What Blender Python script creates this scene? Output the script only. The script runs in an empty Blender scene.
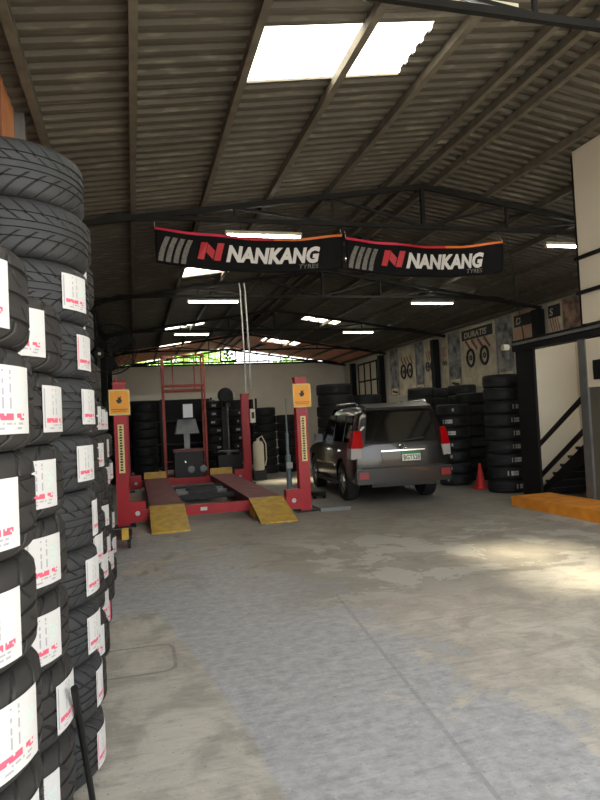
import bpy, bmesh, math, random
from mathutils import Vector, Matrix
R = random.Random(7)
PI = math.pi
C = bpy.context.scene.collection
sc = bpy.context.scene

# ------------------------------------------------------------ materials
def lin(c):
    return tuple(((v/255)/12.92 if v/255 <= .04045 else ((v/255+.055)/1.055)**2.4) for v in c)
def mat(name, col, rough=.6, metal=0., var=.0, scale=6., bump=0., col2=None, spec=.5, coat=0.):
    m = bpy.data.materials.new(name); m.use_nodes = True
    nt = m.node_tree; b = nt.nodes['Principled BSDF']
    c = lin(col)
    b.inputs['Base Color'].default_value = (*c, 1)
    b.inputs['Roughness'].default_value = rough; b.inputs['Metallic'].default_value = metal
    b.inputs['Specular IOR Level'].default_value = spec
    b.inputs['Coat Weight'].default_value = coat
    tc = nt.nodes.new('ShaderNodeTexCoord'); n = nt.nodes.new('ShaderNodeTexNoise')
    n.inputs['Scale'].default_value = scale; n.inputs['Detail'].default_value = 5
    nt.links.new(tc.outputs['Object'], n.inputs['Vector'])
    r = nt.nodes.new('ShaderNodeValToRGB')
    c2 = lin(col2) if col2 else tuple(v*(1-var) for v in c)
    r.color_ramp.elements[0].position = .35; r.color_ramp.elements[1].position = .65
    r.color_ramp.elements[0].color = (*c2, 1); r.color_ramp.elements[1].color = (*c, 1)
    nt.links.new(n.outputs['Fac'], r.inputs['Fac']); nt.links.new(r.outputs['Color'], b.inputs['Base Color'])
    if bump:
        bp = nt.nodes.new('ShaderNodeBump'); bp.inputs['Strength'].default_value = bump; bp.inputs['Distance'].default_value = .01
        nt.links.new(n.outputs['Fac'], bp.inputs['Height']); nt.links.new(bp.outputs['Normal'], b.inputs['Normal'])
    return m
def emis(name, col, s):
    m = bpy.data.materials.new(name); m.use_nodes = True
    b = m.node_tree.nodes['Principled BSDF']
    b.inputs['Base Color'].default_value = (.8, .8, .8, 1)
    b.inputs['Emission Color'].default_value = (*col, 1); b.inputs['Emission Strength'].default_value = s
    return m
def N(nt, t, **k):
    n = nt.nodes.new(t)
    for a, v in k.items(): setattr(n, a, v)
    return n
def mth(nt, op, a, b=None, c=None, clamp=False):
    n = N(nt, 'ShaderNodeMath', operation=op); n.use_clamp = clamp
    for i, v in enumerate((a, b, c)):
        if v is None: continue
        if isinstance(v, (int, float)): n.inputs[i].default_value = v
        else: nt.links.new(v, n.inputs[i])
    return n.outputs[0]
def mixc(nt, f, a, b):
    n = N(nt, 'ShaderNodeMix', data_type='RGBA')
    if isinstance(f, (int, float)): n.inputs[0].default_value = f
    else: nt.links.new(f, n.inputs[0])
    for i, v in ((6, a), (7, b)):
        if isinstance(v, tuple): n.inputs[i].default_value = (*v, 1)
        else: nt.links.new(v, n.inputs[i])
    return n.outputs[2]

def tread_mat(name, col, kind):
    """rubber whose lateral sipes are a bump on the tread band, laid out by angle and height"""
    m = mat(name, col, .62, 0, .25, 9., 0, spec=.35)
    nt = m.node_tree; b = nt.nodes['Principled BSDF']
    tc = N(nt, 'ShaderNodeTexCoord'); sp = N(nt, 'ShaderNodeSeparateXYZ'); nt.links.new(tc.outputs['Object'], sp.inputs[0])
    x, y, z = sp.outputs
    ang = mth(nt, 'ARCTAN2', y, x)
    rad = mth(nt, 'SQRT', mth(nt, 'ADD', mth(nt, 'MULTIPLY', x, x), mth(nt, 'MULTIPLY', y, y)))
    az = mth(nt, 'ABSOLUTE', z)
    if kind == 0:   # directional swept grooves
        ph = mth(nt, 'ADD', mth(nt, 'MULTIPLY', ang, 30/(2*PI)), mth(nt, 'MULTIPLY', mth(nt, 'POWER', az, .6), 9.))
        thr = .10
    elif kind == 1:  # short curved slots
        ph = mth(nt, 'ADD', mth(nt, 'MULTIPLY', ang, 22/(2*PI)), mth(nt, 'MULTIPLY', mth(nt, 'SINE', mth(nt, 'MULTIPLY', z, 22.)), 1.1))
        thr = .12
    else:
        ph = mth(nt, 'ADD', mth(nt, 'MULTIPLY', ang, 64/(2*PI)), mth(nt, 'MULTIPLY', z, 10.)); thr = .2
    fr = mth(nt, 'FRACT', ph)
    tri = mth(nt, 'ABSOLUTE', mth(nt, 'SUBTRACT', fr, .5))
    groove = mth(nt, 'SUBTRACT', 1., mth(nt, 'DIVIDE', mth(nt, 'SUBTRACT', .5, tri), thr), clamp=True)
    # slots stop short of the centre rib
    gate = mth(nt, 'GREATER_THAN', az, .022)
    on = mth(nt, 'GREATER_THAN', rad, .300 if kind < 2 else .30)
    g = mth(nt, 'MULTIPLY', mth(nt, 'MULTIPLY', groove, gate), on)
    bp = N(nt, 'ShaderNodeBump'); bp.inputs['Strength'].default_value = 1; bp.inputs['Distance'].default_value = .008
    nt.links.new(mth(nt, 'SUBTRACT', 1., g), bp.inputs['Height']); nt.links.new(bp.outputs['Normal'], b.inputs['Normal'])
    return m

M = {}
M['tire0'] = tread_mat('rubber_swept_tread', (50, 51, 52), 0)
M['tire1'] = tread_mat('rubber_slotted_tread', (48, 46, 45), 1)
M['tire2'] = tread_mat('rubber_block_tread', (28, 29, 31), 2)
M['lab_w'] = mat('label_white_paper', (196, 194, 192), .6, var=.04)
M['lab_r'] = mat('label_pink_print', (206, 84, 108), .6)
M['lab_g'] = mat('label_grey_print', (150, 150, 155), .6)
M['lab_t'] = mat('label_pale_green_print', (186, 204, 196), .6)
M['black'] = mat('black_paint', (19, 19, 21), .6, var=.3, spec=.3)
M['steel'] = mat('dark_roof_steel', (34, 33, 32), .7, .0, .35, 3., spec=.2)
M['purlin'] = mat('purlin_primer_steel', (112, 106, 94), .7, 0, .3, 5., spec=.2)
M['tan'] = mat('dusty_galvanised', (128, 124, 114), .55, .2, .3, 5.)
M['grey'] = mat('grey_metal', (120, 122, 122), .45, .5, .2)
M['chrome'] = mat('chrome', (220, 220, 222), .12, 1.)
M['alloy'] = mat('alloy', (190, 190, 190), .25, .9)
M['red'] = mat('lift_red_paint', (168, 12, 26), .38, 0, .2, 4., coat=0, spec=.35)
M['redworn'] = mat('worn_red_runway', (128, 62, 66), .6, 0, 0, 6., .2, (98, 50, 56))
M['redrust'] = mat('rust_red_frame', (168, 62, 46), .55, 0, .3)
M['yellow'] = mat('yellow_ramp_paint', (196, 158, 52), .5, 0, 0, 10., .1, (168, 134, 48))
M['amber'] = mat('amber_sign', (238, 160, 30), .5, var=.05)
M['cream'] = mat('cream_strip', (216, 196, 130), .5)
M['white'] = mat('white_plaster', (206, 200, 186), .75, var=.06, scale=1.5)
M['office'] = mat('office_panel_white', (222, 212, 192), .7, var=.04, scale=1.2)
M['olive'] = mat('olive_grey_door', (92, 90, 80), .6, var=.1)
M['kerb'] = mat('kerb_orange_paint', (240, 158, 50), .6, 0, 0, 5., .2, (214, 134, 40))
M['tread'] = mat('stair_dark_steel', (48, 48, 50), .35, .3, .3)
M['banner'] = mat('banner_black_cloth', (17, 17, 19), .8, var=.2, spec=.2)
M['logo_red'] = mat('banner_red', (196, 38, 48), .6)
M['logo_white'] = mat('banner_white', (226, 222, 218), .6)
M['stripe'] = mat('banner_grey_stripe', (132, 128, 120), .6, var=.5, scale=40.)
M['crimson'] = mat('banner_crimson', (208, 36, 72), .6)
M['orange'] = mat('banner_orange', (232, 120, 48), .6)
M['plank'] = mat('orange_planks', (196, 134, 86), .6, 0, 0, 2., .1, (172, 110, 70))
M['redplank'] = mat('red_brown_planks', (146, 84, 62), .6, var=.3)
M['block'] = mat('dirty_block_wall', (112, 106, 98), .8, var=.35, scale=1.3, bump=.2)
M['pewter'] = mat('car_paint_dark_grey', (36, 34, 32), .3, .5, .05, 2., coat=.7)
M['glass'] = mat('tinted_glass', (7, 8, 8), .06, 0, spec=.35)
M['plastic'] = mat('black_plastic', (15, 15, 16), .55)
M['lamp_r'] = mat('red_lamp_lens', (170, 8, 14), .2, coat=.3)
M['refl'] = mat('dark_red_reflector', (140, 4, 8), .35)
M['lamp_w'] = mat('clear_lamp_lens', (206, 200, 196), .15, .3, coat=1.)
M['plate'] = mat('number_plate_white', (226, 228, 212), .5)
M['plategreen'] = mat('number_plate_green', (24, 130, 84), .5)
M['ink'] = mat('dark_ink', (36, 40, 44), .6)
M['paper'] = mat('paper_sheet', (222, 226, 236), .6)
M['cone'] = mat('cone_red', (224, 44, 40), .5)
M['ivory'] = mat('ivory_enamel', (214, 208, 184), .4)
M['hose'] = mat('pale_hose', (188, 188, 184), .5)
M['blue'] = mat('dull_blue_steel', (56, 74, 96), .5)
M['tank'] = mat('pale_blue_grey_tank', (132, 146, 150), .4, .3)
M['pcream'] = mat('poster_cream', (236, 224, 196), .5, 0, 0, 2.6, 0, (196, 182, 152))
M['pdark'] = mat('poster_dark_photo', (176, 172, 166), .5, 0, 0, 3.5, 0, (70, 70, 74))
M['pbrown'] = mat('poster_brown_photo', (190, 150, 124), .6, 0, 0, 3.5, 0, (60, 50, 48))
M['porange'] = mat('poster_orange_photo', (214, 160, 124), .6, 0, 0, 2., 0, (206, 192, 164))
M['pblack'] = mat('poster_black_print', (44, 42, 42), .6)
M['pred'] = mat('poster_red_print', (164, 74, 70), .6)
M['leaf'] = mat('leaf_green', (150, 190, 70), .6, 0, 0, 1.2, 0, (96, 150, 56))
M['bark'] = mat('bark', (90, 74, 58), .8, var=.3)
M['rubber'] = mat('plain_rubber', (30, 30, 31), .65)
M['yard'] = mat('yard_concrete', (172, 170, 164), .8, var=.2, scale=.5)
M['roof_warmlit'] = mat('roof_sheet_warm_light_tint', (226, 158, 124), .6, 0, 0, .8, 0, (196, 138, 112))  # roof sheet with warm outdoor light painted into its pink-brown colour
M['tube'] = emis('lit_fluorescent_tube', (1, .97, .9), 20)

def roof_mat():
    m = mat('weathered_galvanised_sheet', (94, 89, 80), .75, .0, 0, .5, 0, (80, 76, 69), spec=.2)
    nt = m.node_tree; b = nt.nodes['Principled BSDF']
    old = b.inputs['Base Color'].links[0].from_socket
    tc = N(nt, 'ShaderNodeTexCoord'); mp = N(nt, 'ShaderNodeMapping'); mp.inputs['Scale'].default_value = (1.2, 9, 1)
    nt.links.new(tc.outputs['Object'], mp.inputs['Vector'])
    n = N(nt, 'ShaderNodeTexNoise'); n.inputs['Scale'].default_value = 2.5; n.inputs['Detail'].default_value = 8
    nt.links.new(mp.outputs[0], n.inputs['Vector'])
    f = mth(nt, 'MULTIPLY', mth(nt, 'SUBTRACT', n.outputs['Fac'], .54, clamp=True), 2.2, clamp=True)
    c = mixc(nt, f, old, lin((150, 143, 126)))
    nt.links.new(c, b.inputs['Base Color'])
    return m
M['roof'] = roof_mat()
def sky_panel(name, tr):
    m = bpy.data.materials.new(name); m.use_nodes = True; nt = m.node_tree
    out = nt.nodes['Material Output']; nt.nodes.remove(nt.nodes['Principled BSDF'])
    t = N(nt, 'ShaderNodeBsdfTranslucent'); t.inputs[0].default_value = (.93, .92, .88, 1)
    p = N(nt, 'ShaderNodeBsdfTransparent'); p.inputs[0].default_value = (.95, .94, .9, 1)
    mx = N(nt, 'ShaderNodeMixShader'); mx.inputs[0].default_value = tr
    nt.links.new(t.outputs[0], mx.inputs[1]); nt.links.new(p.outputs[0], mx.inputs[2]); nt.links.new(mx.outputs[0], out.inputs[0])
    return m
M['milky'] = sky_panel('milky_translucent_sheet', .0)
M['clear'] = sky_panel('clear_translucent_sheet', .7)

def floor_mat():
    m = bpy.data.materials.new('worn_painted_concrete'); m.use_nodes = True
    nt = m.node_tree; b = nt.nodes['Principled BSDF']
    tc = N(nt, 'ShaderNodeTexCoord'); sp = N(nt, 'ShaderNodeSeparateXYZ'); nt.links.new(tc.outputs['Object'], sp.inputs[0])
    x, y, _ = sp.outputs
    def noise(s, d=6, dist=0., r=.55):
        n = N(nt, 'ShaderNodeTexNoise'); n.inputs['Scale'].default_value = s; n.inputs['Detail'].default_value = d
        n.inputs['Distortion'].default_value = dist; n.inputs['Roughness'].default_value = r
        nt.links.new(tc.outputs['Object'], n.inputs['Vector']); return n.outputs['Fac']
    def step(v, lo, hi):
        n = N(nt, 'ShaderNodeMapRange', interpolation_type='SMOOTHSTEP'); nt.links.new(v, n.inputs[0])
        n.inputs[1].default_value = lo; n.inputs[2].default_value = hi; return n.outputs[0]
    big = noise(.7, 8, .4); mid = noise(2.6, 8, .6, .65); fine = noise(14, 8, 0, .7); speck = noise(55, 3)
    # bare concrete: warm beige to olive
    bare = mixc(nt, step(mid, .38, .62), lin((154, 149, 138)), lin((186, 181, 169)))
    bare = mixc(nt, mth(nt, 'MULTIPLY', step(big, .45, .7), .55), bare, lin((172, 162, 152)))
    # paint, blue-grey
    paint = mixc(nt, step(fine, .3, .7), lin((144, 145, 147)), lin((176, 177, 180)))
    # boundary of the bare bay at the near left
    jx = mth(nt, 'ADD', mth(nt, 'MULTIPLY', mth(nt, 'SUBTRACT', mid, .5), .10), x)
    edge = mth(nt, 'SUBTRACT', jx, mth(nt, 'SUBTRACT', .53, mth(nt, 'MULTIPLY', mth(nt, 'POWER', mth(nt, 'MAXIMUM', mth(nt, 'SUBTRACT', y, 1.5), 0.), 2.), .032)))
    right = step(edge, -.02, .03)
    far = step(mth(nt, 'ADD', y, mth(nt, 'MULTIPLY', mid, .5)), 5.3, 5.45)
    inpaint = mth(nt, 'MAXIMUM', right, far)
    # how much paint has worn: little near x<2.2, more to the right and further in
    wear = mth(nt, 'ADD', mth(nt, 'MULTIPLY', step(x, .7, 2.8), .235), mth(nt, 'MULTIPLY', step(y, 4.5, 7.5), .15))
    w = mth(nt, 'ADD', mth(nt, 'ADD', mth(nt, 'MULTIPLY', big, .5), mth(nt, 'MULTIPLY', mid, .5)), wear)
    w = mth(nt, 'ADD', w, mth(nt, 'MULTIPLY', mth(nt, 'SUBTRACT', fine, .5), .25))
    keep = mth(nt, 'SUBTRACT', 1., step(w, .60, .655))
    pm = mth(nt, 'MULTIPLY', inpaint, mth(nt, 'MULTIPLY', keep, .9))
    col = mixc(nt, pm, bare, paint)
    mp = N(nt, 'ShaderNodeMapping'); mp.inputs['Scale'].default_value = (3., 16., 1.); nt.links.new(tc.outputs['Object'], mp.inputs[0])
    sn = N(nt, 'ShaderNodeTexNoise'); sn.inputs['Scale'].default_value = 1.6; sn.inputs['Detail'].default_value = 10; sn.inputs['Roughness'].default_value = .7
    nt.links.new(mp.outputs[0], sn.inputs['Vector']); streak = sn.outputs['Fac']
    col = mixc(nt, mth(nt, 'MULTIPLY', step(streak, .5, .72), .45), col, lin((112, 108, 102)))
    col = mixc(nt, mth(nt, 'MULTIPLY', step(streak, .47, .3), .35), col, lin((206, 200, 188)))
    # worn middle zone: grey-brown ground with crisp islands of old paint
    zone = mth(nt, 'MULTIPLY', step(mth(nt, 'ADD', y, mid), 4.7, 5.7), step(mth(nt, 'ADD', x, mth(nt, 'MULTIPLY', mid, 1.5)), 1.4, 2.4))
    col = mixc(nt, mth(nt, 'MULTIPLY', zone, .62), col, lin((130, 125, 117)))
    isl = step(noise(1.15, 12, .5, .62), .515, .53)
    zi = mth(nt, 'MULTIPLY', zone, mth(nt, 'MULTIPLY', isl, mth(nt, 'SUBTRACT', 1., step(y, 6.6, 8.4))))
    col = mixc(nt, mth(nt, 'MULTIPLY', zi, .7), col, lin((176, 173, 166)))
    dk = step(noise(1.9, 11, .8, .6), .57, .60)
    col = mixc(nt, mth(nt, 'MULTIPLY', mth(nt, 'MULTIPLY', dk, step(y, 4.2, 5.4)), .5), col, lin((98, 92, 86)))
    st = mth(nt, 'MULTIPLY', dk, step(y, 4.2, 5.4))
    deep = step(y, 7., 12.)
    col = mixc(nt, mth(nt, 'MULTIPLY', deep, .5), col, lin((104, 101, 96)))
    col = mixc(nt, mth(nt, 'MULTIPLY', step(speck, .62, .7), .45), col, lin((92, 88, 83)))
    col = mixc(nt, mth(nt, 'MULTIPLY', step(noise(16, 8, .3, .7), .64, .67), .5), col, lin((208, 205, 198)))
    col = mixc(nt, mth(nt, 'MULTIPLY', step(noise(11, 9, .3, .7), .64, .67), .4), col, lin((110, 105, 98)))
    # saw-cut joint
    jl = mth(nt, 'ABSOLUTE', mth(nt, 'SUBTRACT', x, mth(nt, 'ADD', 1.05, mth(nt, 'MULTIPLY', y, .105))))
    jm = mth(nt, 'MULTIPLY', mth(nt, 'LESS_THAN', jl, .012), mth(nt, 'MULTIPLY', mth(nt, 'LESS_THAN', y, 5.0), mth(nt, 'MULTIPLY', step(fine, .35, .6), .4)))
    col = mixc(nt, jm, col, lin((96, 92, 88)))
    # rubber scuff: rounded rectangle outline
    ax = mth(nt, 'ABSOLUTE', mth(nt, 'SUBTRACT', x, -.04)); ay = mth(nt, 'ABSOLUTE', mth(nt, 'SUBTRACT', y, 4.12))
    q = mth(nt, 'POWER', mth(nt, 'ADD', mth(nt, 'POWER', mth(nt, 'DIVIDE', ax, .24), 6.), mth(nt, 'POWER', mth(nt, 'DIVIDE', ay, .24), 6.)), 1/6)
    ring = mth(nt, 'MULTIPLY', mth(nt, 'LESS_THAN', mth(nt, 'ABSOLUTE', mth(nt, 'SUBTRACT', q, 1.)), .05), step(mid, .35, .5))
    col = mixc(nt, mth(nt, 'MULTIPLY', ring, .5), col, lin((92, 88, 80)))
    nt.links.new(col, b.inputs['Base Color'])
    ro = mth(nt, 'SUBTRACT', .78, mth(nt, 'MULTIPLY', pm, .22)); ro = mth(nt, 'SUBTRACT', ro, mth(nt, 'MULTIPLY', st, .2))
    nt.links.new(ro, b.inputs['Roughness'])
    bp = N(nt, 'ShaderNodeBump'); bp.inputs['Strength'].default_value = .35; bp.inputs['Distance'].default_value = .006
    nt.links.new(mth(nt, 'ADD', fine, pm), bp.inputs['Height']); nt.links.new(bp.outputs['Normal'], b.inputs['Normal'])
    return m
M['floor'] = floor_mat()

# ------------------------------------------------------------ mesh helpers
class MB:
    def __init__(s): s.bm = bmesh.new(); s.mi = 0
    def _f(s, vs):
        try:
            f = s.bm.faces.new(vs); f.material_index = s.mi; return f
        except ValueError: return None
    def hexa(s, p):
        v = [s.bm.verts.new(q) for q in p]
        for i in ((0,3,2,1),(4,5,6,7),(0,1,5,4),(1,2,6,5),(2,3,7,6),(3,0,4,7)): s._f([v[k] for k in i])
        return s
    def box(s, x0, x1, y0, y1, z0, z1):
        return s.hexa([(x0,y0,z0),(x1,y0,z0),(x1,y1,z0),(x0,y1,z0),(x0,y0,z1),(x1,y0,z1),(x1,y1,z1),(x0,y1,z1)])
    def bar(s, a, b, w, h=None, up=(0,0,1)):
        h = h or w; a = Vector(a); b = Vector(b); d = (b-a).normalized(); u = Vector(up)
        if abs(d.dot(u)) > .98: u = Vector((0,1,0))
        r = d.cross(u).normalized(); u = r.cross(d).normalized()
        r = r*w/2; u = u*h/2
        return s.hexa([a-r-u, a+r-u, a+r+u, a-r+u, b-r-u, b+r-u, b+r+u, b-r+u])
    def tube(s, pts, r, n=8, closed=False):
        pts = [Vector(p) for p in pts]; rings = []
        m = len(pts)
        for i, p in enumerate(pts):
            d = (pts[(i+1) % m] - pts[i-1]) if closed else (pts[min(i+1, m-1)] - pts[max(i-1, 0)])
            d.normalize(); u = Vector((0,0,1)) if abs(d.z) < .9 else Vector((1,0,0))
            a = d.cross(u).normalized(); b = a.cross(d)
            rr = r[i] if isinstance(r, (list, tuple)) else r
            rings.append([s.bm.verts.new(p+(a*math.cos(2*PI*k/n)+b*math.sin(2*PI*k/n))*rr) for k in range(n)])
        for i in range(m if closed else m-1):
            A, B = rings[i], rings[(i+1) % m]
            for k in range(n): s._f([A[k], A[(k+1)%n], B[(k+1)%n], B[k]])
        if not closed: s._f(rings[0][::-1]); s._f(rings[-1])
        return s
    def lathe(s, prof, n=32, c=(0,0,0), axis='z', closed=False):
        rings = []
        for r, z in prof:
            ring = []
            for k in range(n):
                a = 2*PI*k/n; q = (r*math.cos(a), r*math.sin(a), z)
                if axis == 'x': q = (q[2], q[0], q[1])
                if axis == 'y': q = (q[0], q[2], q[1])
                ring.append(s.bm.verts.new((c[0]+q[0], c[1]+q[1], c[2]+q[2])))
            rings.append(ring)
        m = len(rings)
        for i in range(m if closed else m-1):
            A, B = rings[i], rings[(i+1) % m]
            for k in range(n): s._f([A[k], A[(k+1)%n], B[(k+1)%n], B[k]])
        if not closed: s._f(rings[0][::-1]); s._f(rings[-1])
        return s
    def prism(s, pts, d):
        d = Vector(d); a = [s.bm.verts.new(p) for p in pts]; b = [s.bm.verts.new(Vector(p)+d) for p in pts]; n = len(pts)
        s._f(a[::-1]); s._f(b)
        for i in range(n): s._f([a[i], a[(i+1)%n], b[(i+1)%n], b[i]])
        return s
    def bevel(s, w, seg=1):
        es = [e for e in s.bm.edges if len(e.link_faces) == 2 and e.calc_face_angle(0) > .6]
        bmesh.ops.bevel(s.bm, geom=es, offset=w, segments=seg, affect='EDGES', profile=.6); return s
    def build(s, name, m, parent=None, smooth=False, loc=None, rot=None):
        bmesh.ops.recalc_face_normals(s.bm, faces=s.bm.faces)
        me = bpy.data.meshes.new(name); s.bm.to_mesh(me); s.bm.free()
        for q in (m if isinstance(m, list) else [m]): me.materials.append(q)
        if smooth:
            me.polygons.foreach_set('use_smooth', [True]*len(me.polygons))
            if smooth != 'all': me.set_sharp_from_angle(angle=math.radians(38))
        o = bpy.data.objects.new(name, me); C.objects.link(o)
        if parent: o.parent = parent
        if loc: o.location = loc
        if rot: o.rotation_euler = rot
        return o
def tag(o, label, cat, group=None):
    o['label'] = label; o['category'] = cat
    if group: o['group'] = group
    return o
def thing(name, label, cat, loc=(0,0,0), rz=0, group=None):
    o = bpy.data.objects.new(name, None); C.objects.link(o); o.location = loc; o.rotation_euler = (0,0,rz)
    return tag(o, label, cat, group)
def struct(o): o['kind'] = 'structure'; return o
def dup(root, loc, rz=0, label=None, group=None):
    r = root.copy(); C.objects.link(r); r.location = loc; r.rotation_euler = (0,0,rz)
    if label: r['label'] = label
    if group: r['group'] = group
    for ch in root.children:
        c = ch.copy(); C.objects.link(c); c.parent = r
        for g in ch.children:
            d = g.copy(); C.objects.link(d); d.parent = c
    return r
def text_mesh(s, size, bold=.0, shear=0, depth=.002):
    cu = bpy.data.curves.new('lettering', 'FONT'); cu.body = s; cu.size = size; cu.offset = bold; cu.shear = shear
    cu.extrude = depth; cu.resolution_u = 3; cu.space_character = 1.02
    o = bpy.data.objects.new('lettering', cu); C.objects.link(o)
    bpy.context.view_layer.update()
    me = bpy.data.meshes.new_from_object(o.evaluated_get(bpy.context.evaluated_depsgraph_get()))
    bpy.data.objects.remove(o); bpy.data.curves.remove(cu)
    return me

ORD = ['', 'first', 'second', 'third', 'fourth', 'fifth', 'sixth', 'seventh', 'eighth', 'ninth', 'tenth', 'eleventh', 'twelfth', 'thirteenth']

# ------------------------------------------------------------ shell
RX, RZ, SL = 4.7, 5.35, .15
XL, XR, YB, Y0 = -.92, 11.0, 31.5, -.4
def rz(x): return RZ - SL*abs(x-RX)
struct(MB().box(XL-.25, XR+.25, Y0-.3, YB+.25, -.1, 0).build('floor', M['floor']))
tag(MB().box(-30, 40, -40, Y0-.3, -.12, -.02).build('front_yard', M['yard']), 'x', 'yard'); o = bpy.data.objects['front_yard']
for k in ('label', 'category'): del o[k]
struct(o)
o = struct(MB().box(-30, 40, YB+.3, 70, -.12, -.02).build('back_yard', M['yard']))

# skylights: (x0,x1,y0,y1,material)
SKY = [(1.15,2.83,5.04,5.94,'milky'), (1.10,2.65,13.3,14.2,'milky'), (1.15,2.55,21.1,22.2,'milky'), (1.1,2.5,26.5,27.6,'milky'),
       (5.95,7.4,21.0,21.9,'milky'), (5.8,7.4,26.9,28.0,'milky'), (5.3,8.2,3.1,4.9,'clear'), (5.0,7.6,13.1,14.1,'clear')]
def sheet(yA, yB, sideL, material, name, holes, shell=.0):
    """trapezoid-ribbed sheets, ribs running down the slope, one per 0.18 m"""
    mb = MB(); bm = mb.bm
    pitch = .18
    xs0 = [XL-.45, RX] if sideL else [RX, XR+.3]
    ys = []
    n = int(round((yB-yA)/pitch))
    for i in range(n):
        b = yA+i*pitch
        ys += [(b, 0), (b+.07, 0), (b+.095, -.035), (b+.155, -.035)]
    ys.append((yA+n*pitch, 0))
    xs = sorted(set(xs0+[h[0] for h in holes]+[h[1] for h in holes]))
    for a, b in zip(ys[:-1], ys[1:]):
        for x0, x1 in zip(xs[:-1], xs[1:]):
            ym = (a[0]+b[0])/2; xm = (x0+x1)/2
            if any(h[0] < xm < h[1] and h[2] < ym < h[3] for h in holes): continue
            mb._f([bm.verts.new((x, yy, rz(x)+dz)) for x, yy, dz in ((x0,a[0],a[1]),(x1,a[0],a[1]),(x1,b[0],b[1]),(x0,b[0],b[1]))])
    bmesh.ops.remove_doubles(bm, verts=bm.verts, dist=1e-4)
    o = mb.build(name, material)
    md = o.modifiers.new('thickness', 'SOLIDIFY'); md.thickness = .004
    return struct(o)
for sideL in (True, False):
    hs = [h for h in SKY if (h[0] < RX) == sideL]
    sheet(Y0-.3, 26.3, sideL, M['roof'], 'ceiling', hs)
    sheet(26.3, 31.7, sideL, M['roof_warmlit'], 'ceiling', hs)  # last bay: daylight from the gable is put into the sheet colour
for i, (x0, x1, y0, y1, m) in enumerate(SKY):
    struct(MB().hexa([(x0-.08,y0-.08,rz(x0-.08)+.012),(x1+.08,y0-.08,rz(x1+.08)+.012),(x1+.08,y1+.08,rz(x1+.08)+.012),(x0-.08,y1+.08,rz(x0-.08)+.012),
        (x0-.08,y0-.08,rz(x0-.08)+.02),(x1+.08,y0-.08,rz(x1+.08)+.02),(x1+.08,y1+.08,rz(x1+.08)+.02),(x0-.08,y1+.08,rz(x0-.08)+.02)]).build('window_%d' % (i+2), M[m]))

# walls
struct(MB().box(XL-.2, XL, Y0, YB, 0, 2.7).build('wall_left', M['block']))
mb = MB()
y = Y0
while y < 11.4:
    mb.mi = 0 if (int((y-Y0)/.3) % 3) else 1
    mb.box(XL-.08, XL-.04, y, y+.29, 2.7, rz(XL)-.02); y += .3
struct(mb.build('wall_left', [M['plank'], M['redplank']]))
struct(MB().box(XL-.12, XL-.04, 11.4, YB, 2.7, rz(XL)-.02).build('wall_left', M['block']))
k = 0
for y in [4.6, 6.2, 7.8, 9.5, 11.2]:
    k += 1; struct(MB().box(XL-.04, XL+.05, y, y+.10, 2.7, rz(XL)-.05).build('trim_%d' % k, M['grey']))
mb = MB()   # right wall around its far window
mb.box(XR, XR+.2, Y0, 26.3, 0, rz(XR)-.02).box(XR, XR+.2, 29.6, YB, 0, rz(XR)-.02).box(XR, XR+.2, 26.3, 29.6, 0, 2.3).box(XR, XR+.2, 26.3, 29.6, 4.1, rz(XR)-.02)
struct(mb.build('wall_right', M['white']))
w = struct(MB().box(XR+.09, XR+.11, 26.3, 29.6, 2.3, 4.1).build('window_1', M['ivory']))
mb = MB()
for y in (26.33, 27.15, 27.95, 28.75, 29.57): mb.box(XR+.05, XR+.13, y-.04, y+.04, 2.3, 4.1)
for z in (2.34, 3.2, 4.06): mb.box(XR+.05, XR+.13, 26.3, 29.6, z-.04, z+.04)
mb.build('window_frame', M['black'], w)
mb = MB(); mb.box(XL, XR, YB, YB+.2, 0, 4.42)
struct(mb.build('wall_back', M['white']))
struct(MB().box(XL, XR, YB-.06, YB+.2, 4.42, 4.5).build('trim_6', M['steel']))
mb = MB()    # bars of the open gable
x = XL+.4
while x < XR: mb.box(x-.02, x+.02, YB+.02, YB+.06, 4.5, rz(x)-.04); x += .62
mb.box(XL, 3.2, YB+.02, YB+.05, 4.6, 4.63)
struct(mb.build('trim_7', M['steel']))

# purlins
px = [-.76, .12, 1.13, 2.13, 3.13, 4.1, 4.5, 4.92, 5.9, 6.9, 7.9, 8.9, 9.9, 10.8]
desc = ['leftmost, beside the plank wall', 'second from the left eave', 'at the left edge of the near skylight', 'crossing the near skylight',
        'just right of the near skylight', 'last before the ridge pair on the left', 'left one of the pair at the ridge', 'right one of the pair at the ridge',
        'first down the right slope from the ridge', 'second right of the ridge, meeting the office block', 'third down the right slope from the ridge',
        'fourth down the right slope from the ridge', 'fifth down the right slope from the ridge', 'rightmost, above the poster wall']
for x, d in zip(px, desc):
    zt = rz(x)-.036; mb = MB()
    mb.box(x-.035, x+.035, Y0-.2, 31.3, zt-.008, zt).box(x-.035, x+.035, Y0-.2, 31.3, zt-.10, zt-.092).box(x-.035, x-.027, Y0-.2, 31.3, zt-.092, zt-.008)
    mb.box(x+.027, x+.035, Y0-.2, 31.3, zt-.092, zt-.075)
    tag(mb.build('roof_purlin', M['purlin']), 'long steel roof purlin, '+d, 'roof beam', 'purlins under the roof sheets')
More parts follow.
